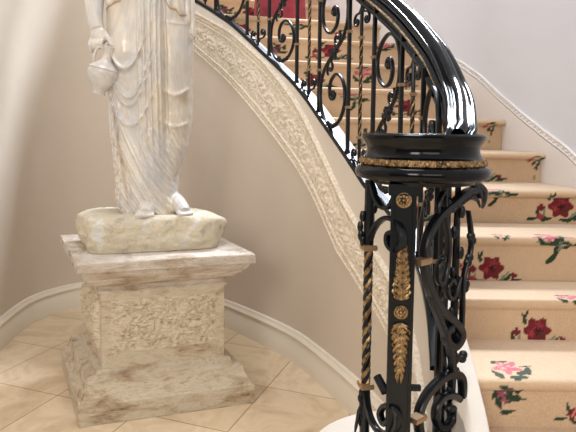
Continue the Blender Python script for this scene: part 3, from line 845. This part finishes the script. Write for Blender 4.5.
# die with carved fields
def relief(a, c):
    """a, c in metres on the field"""
    w1 = noise.noise(Vector((a*13, c*13, 1)))*.045; w2 = noise.noise(Vector((a*13, c*13, 5)))*.045
    x, y = a+w1, c+w2
    h = .016*(1-abs(math.sin(x*75+2.4*math.sin(y*60))))*(1-abs(math.cos(y*82+2.1*math.sin(x*66))))**.5
    h += .014*max(0, noise.noise(Vector((a*17, c*17, 9))))+.006*noise.noise(Vector((a*45, c*45, 2)))
    return h
def die():
    b = MB(); nz = 84; nu = 120; rows = []
    for j in range(nz+1):
        z = DZ0+(DZ1-DZ0)*j/nz; r = []
        for side, (n, h) in enumerate(((nu, DU), (nu, DV), (nu, DU), (nu, DV))):
            for k in range(n):
                t = -h+2*h*k/n
                d = 0
                em = .048
                ins = min(h-abs(t)-em, z-(DZ0+.085), (DZ1-.045)-z)
                bulge = .045 if side in (1, 3) else 0.0
                if ins > 0:
                    e_ = min(1, ins/.018)
                    d = e_*(relief(t+side*3, z)-.002) + bulge*e_*math.sin(PI*min(1, max(0, (z-DZ0-.08)/(DZ1-DZ0-.12))))**.6*.55
                if side in (1, 3) and ins <= 0 and abs(t) < h-em*.6 and z > DZ1-.05: d = .0
                d += .002*noise.noise(Vector((t*30, z*30, side)))
                if side == 0: q = ped(t, -DV-d, z)
                elif side == 1: q = ped(DU+d, t*DV/h, z)
                elif side == 2: q = ped(-t, DV+d, z)
                else: q = ped(-DU-d, -t*DV/h, z)
                r.append(q)
        rows.append(r)
    b.grid(rows, close_u=True, caps=True)
    o = b.build('die', M_TRAV, pedestal)
    # carved fields take the paler relief stone
    o.data.materials.append(M_RELIEF)
    for p in o.data.polygons:
        c = p.center+ORG[o]; q = Vector((c.x-PX, c.y-PY)); u, v = ped_uv(q)
        if abs(p.normal.z) < .9 and DZ0+.085 < c.z < DZ1-.045:
            if (abs(v) > DV-.012 and abs(u) < DU-.048) or (abs(u) > DU-.012 and abs(v) < DV-.048): p.material_index = 1
die()
tp = [(h, h-.030, z) for h, z in ((.31, .632), (.332, .634), (.334, .646), (.324, .652), (.322, .668), (.336, .676), (.352, .682), (.368, .694), (.378, .708), (.392, .712), (.394, .722), (.402, .728), (.416, .742), (.424, .764), (.426, .768), (.443, .770), (.445, .774), (.446, .814), (.443, .820), (.39, .821))]
stack(prof_interp(tp, 2), 11, .0035).build('cornice', M_TRAV2, pedestal, ang=22)
ZS = .823

# ------------------------------------------------------------------ statue
SX, SY = -.79, 3.21      # axis of the figure
K = .0057                # metres on the figure per picture row
ZB = 1.0                 # top of the rock
def X_(px): return (px-146)*K
def Z_(py): return ZB+(217-py)*K
def interp(T, x):
    return float(np.interp(x, [t[0] for t in T], [t[1] for t in T]))
LEFT = [(-100, 118), (-60, 119), (-30, 113), (-10, 107), (0, 106), (20, 105), (45, 105), (60, 106), (80, 106), (100, 106), (120, 106), (135, 107), (150, 109), (165, 111), (180, 113), (195, 113), (205, 114), (213, 117), (220, 120)]
RIGHT = [(-100, 175), (-60, 174), (-30, 180), (-10, 184), (0, 185), (20, 187), (45, 189), (60, 189), (80, 188), (100, 188), (120, 188), (130, 187), (150, 183), (165, 179), (180, 174), (195, 173), (205, 174), (213, 177), (220, 175)]
DEP = [(-100, .12), (-60, .115), (-20, .135), (20, .16), (60, .165), (120, .165), (180, .165), (220, .17)]
HEM = [(60, 24), (104, 22), (112, 17), (125, 13), (134, 4), (142, -3), (155, 3), (162, 3), (163, 6), (168, 12), (171, 19), (177, 20), (180, 25), (186, 23), (188, 40), (192, 44), (240, 40)]
def g(x, s): return math.exp(-(x/s)**2)
def folds(px, py):
    """relief of the drapery towards the viewer, metres"""
    h = 0
    h += .048*g(px-126, 15)*g(py-55, 34)+.030*g(px-173, 13)*g(py-66, 40)          # thighs
    h += .020*g(px-150, 14)*g(py-190, 30)
    wc = 1/(1+math.exp(-(px-143)/1.6))*1/(1+math.exp((px-166)/1.6))              # central pleats
    t = 1/(1+math.exp((py-150)/12))*1/(1+math.exp(-(py-3)/3))
    q = px-.02*(py-60)
    h += wc*t*(.026*abs(math.sin(PI*q/5.4))**.7+.012)
    h += wc*t*.005*math.sin(q*2.2+py*.01)
    # deep groove to the right of the pleats
    h -= .042*g(px-167+.06*(60-py)*(py < 60), 2.4)*t
    # overfold above the hem
    yh = interp(HEM, px); k = 1/(1+math.exp((py-yh)/.7))
    h += .024*k+k*.008*math.sin(px*.75+.4*math.sin(py*.2))
    h += .006*k*abs(math.sin((px+py*.25)*.42))
    # swags on the left thigh and the right thigh
    def swag(xc, w_, yb, dp, amp, sg):
        y = yb-dp*((px-xc)/w_)**2
        return 1.6*amp*g(py-y, sg)*(1/(1+math.exp((abs(px-xc)-w_)/1.5)))
    h += swag(130, 19, 77, 26, .013, 2.6)-swag(130, 19, 82, 26, .006, 2)
    h += swag(133, 22, 104, 40, .013, 2.6)+swag(133, 24, 111, 44, .011, 2.3)
    h += swag(134, 25, 130, 34, .010, 2.4)+swag(176, 13, 101, 10, .012, 2.5)+swag(176, 14, 131, 7, .010, 2.2)+swag(176, 14, 33, 3, .004, 1.6)
    # hanging pleats at the left
    wl = 1/(1+math.exp((px-121-.05*(py-110))/1.2))/(1+math.exp(-(py-86)/4))
    h += wl*.020*abs(math.sin(PI*(px+.06*(py-100))/5.0))
    # long diagonals sweeping down to the right below the knee
    if py > 108:
        t2 = min(1, (py-108)/40)
        q = px-max(0, py-112)**1.35*.105
        wm = 1/(1+math.exp(-(px-112)/2))
        h += wm*t2*(.015*abs(math.sin(PI*q/11.5))**.7+.005*math.sin(q*1.5))*(1-.6*g(px-140, 10)*g(py-140, 25))
        h -= .012*g(px-(121+.2*(py-130)), 2)*t2
    h += .0025*noise.noise(Vector((px*.22, py*.12, 0)))
    return h
def drapery():
    b = MB(); rows = []; n = 260
    for py in np.arange(222, -64, -1.0):
        L, Rr, D = interp(LEFT, py), interp(RIGHT, py), interp(DEP, py); cx = (L+Rr)/2; hw = (Rr-L)/2; r = []
        for k in range(n):
            a = 2*PI*k/n
            px = cx+hw*math.copysign(abs(math.cos(a))**.9, math.cos(a)); fy = -math.sin(a)
            if fy < 0:
                f = folds(px, py) if py > -40 else 0
                w_ = min(1, (-fy)*2.2); d = D*(abs(fy)**.85)+f*w_
                r.append((SX+X_(px), SY-d, Z_(py)))
            else:
                f = .010*abs(math.sin(a*9+py*.01)); r.append((SX+X_(px), SY+(D*.8+f)*abs(fy)**.85, Z_(py)))
        rows.append(r)
    b.grid(rows, close_u=True, caps=True); return b
def loft(b, P, R, n=20):
    """P centres, R (rx, ry) with z levels"""
    rows = []
    for (x, y, z), (rx, ry) in zip(P, R): rows.append([(x+rx*math.cos(2*PI*k/n), y+ry*math.sin(2*PI*k/n), z) for k in range(n)])
    b.grid(rows, close_u=True, caps=True)
def limb(b, pts, rad, n=14): 
    P = catmull(pts, 6); R = np.interp(np.linspace(0, len(pts)-1, len(P)), range(len(pts)), rad); b.tube(P, list(R), n)
sb = drapery()
zc0 = Z_(-60)
# torso and shoulders, neck
T = [(-50, .150, .112), (-62, .150, .110), (-74, .165, .125), (-84, .172, .135), (-94, .185, .120), (-100, .195, .105), (-106, .17, .09), (-110, .10, .07), (-114, .058, .058), (-126, .052, .054)]
loft(sb, [(SX+.0, SY+.01, Z_(py)) for py, a, c in T], [(a, c) for py, a, c in T], 40)
for sg in (-1, 1): sb.ball((SX+.075*sg, SY-.10, Z_(-80)), (.062, .055, .062), 12)
# head
HC = Vector((SX-.005, SY-.02, Z_(-141)))
hb = MB(); sb.ball(HC, (.078, .098, .115), 18)
sb.ball(HC+Vector((0, -.035, -.055)), (.052, .058, .058), 14)
sb.add(*(lambda p: (p, [(0, 1, 2), (0, 2, 3), (0, 3, 1), (1, 3, 2)]))([HC+Vector((0, -.088, .025)), HC+Vector((-.016, -.088, -.028)), HC+Vector((0, -.122, -.026)), HC+Vector((.016, -.088, -.028))]))
for sg in (-1, 1):
    sb.ball(HC+Vector((.032*sg, -.084, .012)), (.017, .012, .009), 8); sb.ball(HC+Vector((.030*sg, -.088, .030)), (.022, .010, .006), 8)
    sb.ball(HC+Vector((.079*sg, .0, -.005)), (.010, .018, .028), 8)
for dz, w_ in ((-.052, .022), (-.062, .019)): sb.ball(HC+Vector((0, -.092, dz)), (w_, .010, .006), 8)
for k in range(26):
    a = k*2.4; t = k/26; v = Vector((math.cos(a)*.080*math.sqrt(1-t*t*.7), .030+math.sin(a)*.085*math.sqrt(1-t*t*.7), .045+.075*t))
    if v.y < -.055 and v.z < .07: continue
    sb.ball(HC+v, .026, 7)
sb.ball(HC+Vector((0, .115, .02)), (.045, .045, .045), 10)
# right arm of the figure (at the left in view), reaching down to the pitcher's neck
sh = (SX-.190, SY+.0, Z_(-98))
limb(sb, [sh, (SX-.225, SY+.0, Z_(-60)), (SX-.262, SY-.01, Z_(-22)), (SX-.285, SY-.06, Z_(2)), (SX-.272, SY-.11, Z_(28)), (SX-.250, SY-.132, Z_(40))], [.066, .058, .056, .055, .043, .036])
# palm and fingers gripping down over the neck of the pitcher
PM = Vector((SX-.238, SY-.142, Z_(46)))
sb.ball(PM, (.050, .028, .048), 10)
for k, (dx, l) in enumerate(((-.040, .052), (-.018, .040), (.004, .036), (.026, .030))):
    p0 = PM+Vector((dx*.9, -.004, -.020)); limb(sb, [p0, p0+Vector((-.006, -.022, -l*.55)), p0+Vector((-.004, -.016, -l*1.05)), p0+Vector((.004, .004, -l*1.25))], [.0145, .013, .012, .010], 8)
limb(sb, [PM+Vector((.030, .0, .012)), PM+Vector((.056, -.018, -.018)), PM+Vector((.074, -.022, -.050)), PM+Vector((.078, -.014, -.068))], [.017, .015, .013, .010], 8)
# other arm, bent up across the chest holding the cloth
limb(sb, [(SX+.190, SY+.0, Z_(-98)), (SX+.215, SY+.02, Z_(-65)), (SX+.205, SY-.03, Z_(-34)), (SX+.13, SY-.13, Z_(-40)), (SX+.05, SY-.165, Z_(-62))], [.066, .057, .050, .042, .032])
PL_ = Vector((SX+.03, SY-.17, Z_(-68))); sb.ball(PL_, (.036, .024, .044), 10)
for k in range(4):
    p0 = PL_+Vector((-.024+.010*k, -.008, .018-.012*k)); limb(sb, [p0, p0+Vector((-.030, -.012, .010)), p0+Vector((-.045, .006, .0))], [.0125, .0115, .009], 8)
limb(sb, [PL_+Vector((.012, 0, .03)), PL_+Vector((-.004, -.016, .056)), PL_+Vector((-.016, -.010, .068))], [.013, .012, .009], 8)
# cloth end falling at the right hip, zigzag edge
for k, (px, y0, y1) in enumerate(((171, -30, 16), (176, -32, 19), (181, -34, 23), (186, -34, 30), (190, -30, 44))):
    limb(sb, [(SX+X_(px-4), SY-.10+.016*k, Z_(y0)), (SX+X_(px-1), SY-.15+.024*k, Z_((y0+y1)/2)), (SX+X_(px), SY-.152+.026*k, Z_(y1-3)), (SX+X_(px-.5), SY-.140+.026*k, Z_(y1))], [.014, .017, .016, .008], 10)
# sash knot
for dx, dy, r in ((-6, 1, .018), (-2, -2, .016), (3, 0, .017), (-1, 3, .013), (-9, 4, .012)):
    sb.ball((SX+X_(134+dx), SY-.192, Z_(3+dy)), (r, .014, r*.8), 8)
# feet
def foot(px, py, yy, s, ang):
    R = lambda x, y, z: (SX+X_(px)+x*math.cos(ang)-y*math.sin(ang), yy+x*math.sin(ang)+y*math.cos(ang), ZB+(z))
    limb(sb, [R(0, .10, .075), R(0, .03, .060), R(0, -.04, .034), R(0, -.075, .022)], [.045*s, .044*s, .040*s, .030*s], 12)
    for k in range(5):
        x = (-.030+.0155*k)*s; l = (.030, .028, .024, .020, .015)[k]; rr = (.0145, .0115, .011, .0105, .0095)[k]*s
        limb(sb, [R(x, -.06, .022), R(x*1.05, -.075-l*.3, .018), R(x*1.05, -.075-l, .011)], [rr, rr*1.05, rr*.85], 8)
foot(150, 217, SY-.155, 1.15, .05); foot(179, 210, SY-.10, 1.05, .55)
def finish_statue():
    V = np.array([tuple(v) for v in sb.v], float)-np.array([SX, SY, ZB]); F = [list(f) for f in sb.f]
    par = list(range(len(V)))
    def find(a):
        while par[a] != a: par[a] = par[par[a]]; a = par[a]
        return a
    for f in F:
        r0 = find(f[0])
        for v in f[1:]: par[find(v)] = r0
    vol = {}; cen = {}
    for f in F:
        k = find(f[0]); c = cen.setdefault(k, V[f[0]]); a = V[f[0]]-c
        for x, y in zip(f[1:-1], f[2:]): vol[k] = vol.get(k, 0)+float(np.dot(a, np.cross(V[x]-c, V[y]-c)))
    F = [f if vol[find(f[0])] > 0 else f[::-1] for f in F]
    me = bpy.data.meshes.new('statue_raw'); me.from_pydata(V.tolist(), [], F)
    tmp = bpy.data.objects.new('tmp', me); COL.objects.link(tmp)
    md = tmp.modifiers.new('r', 'REMESH'); md.mode = 'VOXEL'; md.voxel_size = .0036
    s2 = tmp.modifiers.new('s', 'SMOOTH'); s2.iterations = 1; s2.factor = .25
    dg = bpy.context.evaluated_depsgraph_get(); ev = tmp.evaluated_get(dg)
    m2 = bpy.data.meshes.new_from_object(ev); bpy.data.objects.remove(tmp); bpy.data.meshes.remove(me)
    m2.name = 'figure'; m2.materials.clear(); m2.materials.append(M_MARBLE)
    m2.polygons.foreach_set('use_smooth', [True]*len(m2.polygons))
    co = np.zeros(len(m2.vertices)*3); m2.vertices.foreach_get('co', co); co = co.reshape(-1, 3)
    px = co[:, 0]/K+146; py = 217-co[:, 2]/K
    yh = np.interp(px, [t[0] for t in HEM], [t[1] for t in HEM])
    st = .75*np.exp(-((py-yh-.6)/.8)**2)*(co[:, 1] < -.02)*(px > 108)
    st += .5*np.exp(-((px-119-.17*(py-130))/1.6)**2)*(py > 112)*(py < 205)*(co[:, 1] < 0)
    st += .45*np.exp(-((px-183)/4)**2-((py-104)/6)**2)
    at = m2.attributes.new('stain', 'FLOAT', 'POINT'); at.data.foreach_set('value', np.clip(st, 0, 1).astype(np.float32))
    return m2
statue = thing('statue', 'white marble statue of a draped woman lowering a pitcher, standing on the travertine pedestal', 'statue', (SX, SY, ZS))
fm = finish_statue(); fo = bpy.data.objects.new('figure', fm); COL.objects.link(fo); fo.parent = statue; fo.location = (0, 0, ZB-ZS)
# rough rock under the feet
def rock():
    b = MB(); rows = []; n = 120; RX, RY = -.79, 3.16
    hu, hv = .366, .235
    for j in range(34):
        t = j/33
        z = ZS+.001+(ZB+.012-ZS)*min(1, t*1.25)
        sh_ = 1.0 if t < .62 else max(.02, 1-((t-.62)/.38)**2.4)
        sh_ *= 1-.05*(1-min(1, t*6))
        r = []
        for k in range(n):
            a = 2*PI*k/n; ca, sa = math.cos(a), math.sin(a)
            m = (abs(ca)**7+abs(sa)**7)**(-1/7)
            u, v = ca*m*hu*sh_, sa*m*hv*sh_
            q = Vector((RX, RY))+pe*u+pn*v
            nn = noise.noise(Vector((q.x*7, q.y*7, z*9)))*.030+noise.noise(Vector((q.x*20, q.y*20, z*24)))*.016+noise.noise(Vector((q.x*60, q.y*60, z*60)))*.006
            f = 1+nn/max(.2, math.hypot(u, v))*(1 if t > .03 else .5)
            q = Vector((RX, RY))+pe*u*f+pn*v*f
            zz = z
            if t > .4:
                zz = z+noise.noise(Vector((q.x*6, q.y*6, 2)))*.016*(t-.4)/.6+noise.noise(Vector((q.x*30, q.y*30, 2)))*.004
                zz -= .018*max(0, u/hu)*(t-.4)
            r.append((q.x, q.y, zz))
        rows.append(r)
    b.grid(rows, close_u=True, caps=True)
    b.build('rock_base', M_ROCK, statue, label='rough yellowish rock base')
rock()
# pitcher
from mathutils import Matrix
def pitcher():
    t = thing('pitcher', 'small marble pitcher held in the lowered hand of the statue', 'pitcher', (SX+X_(104), SY-.15, Z_(97)))
    tl = Matrix.Rotation(math.radians(14), 3, 'Y'); s = 1.0
    pr = [(.0, -.012), (.030, -.012), (.034, -.004), (.028, .004), (.040, .020), (.062, .050), (.078, .085), (.083, .108), (.080, .122), (.084, .128), (.080, .134), (.066, .146), (.044, .160), (.030, .176), (.024, .200), (.025, .222), (.034, .240), (.040, .246), (.036, .249), (.020, .235), (0, .232)]
    b = MB(); b.lathe(pr, (SX+X_(104.5), SY-.158, Z_(99)), 40, tl); b.build('body', M_MARBLE, t)
    c = Vector((SX+X_(104.5), SY-.158, Z_(99)))
    pts = [tl @ Vector(p)+c for p in ((-.030, -.005, .232), (-.052, -.010, .236), (-.066, -.010, .205), (-.064, -.010, .165), (-.060, -.008, .140))]
    b = MB(); b.tube(catmull(pts, 5), .0085, 8); b.build('handle', M_MARBLE, t)
pitcher()
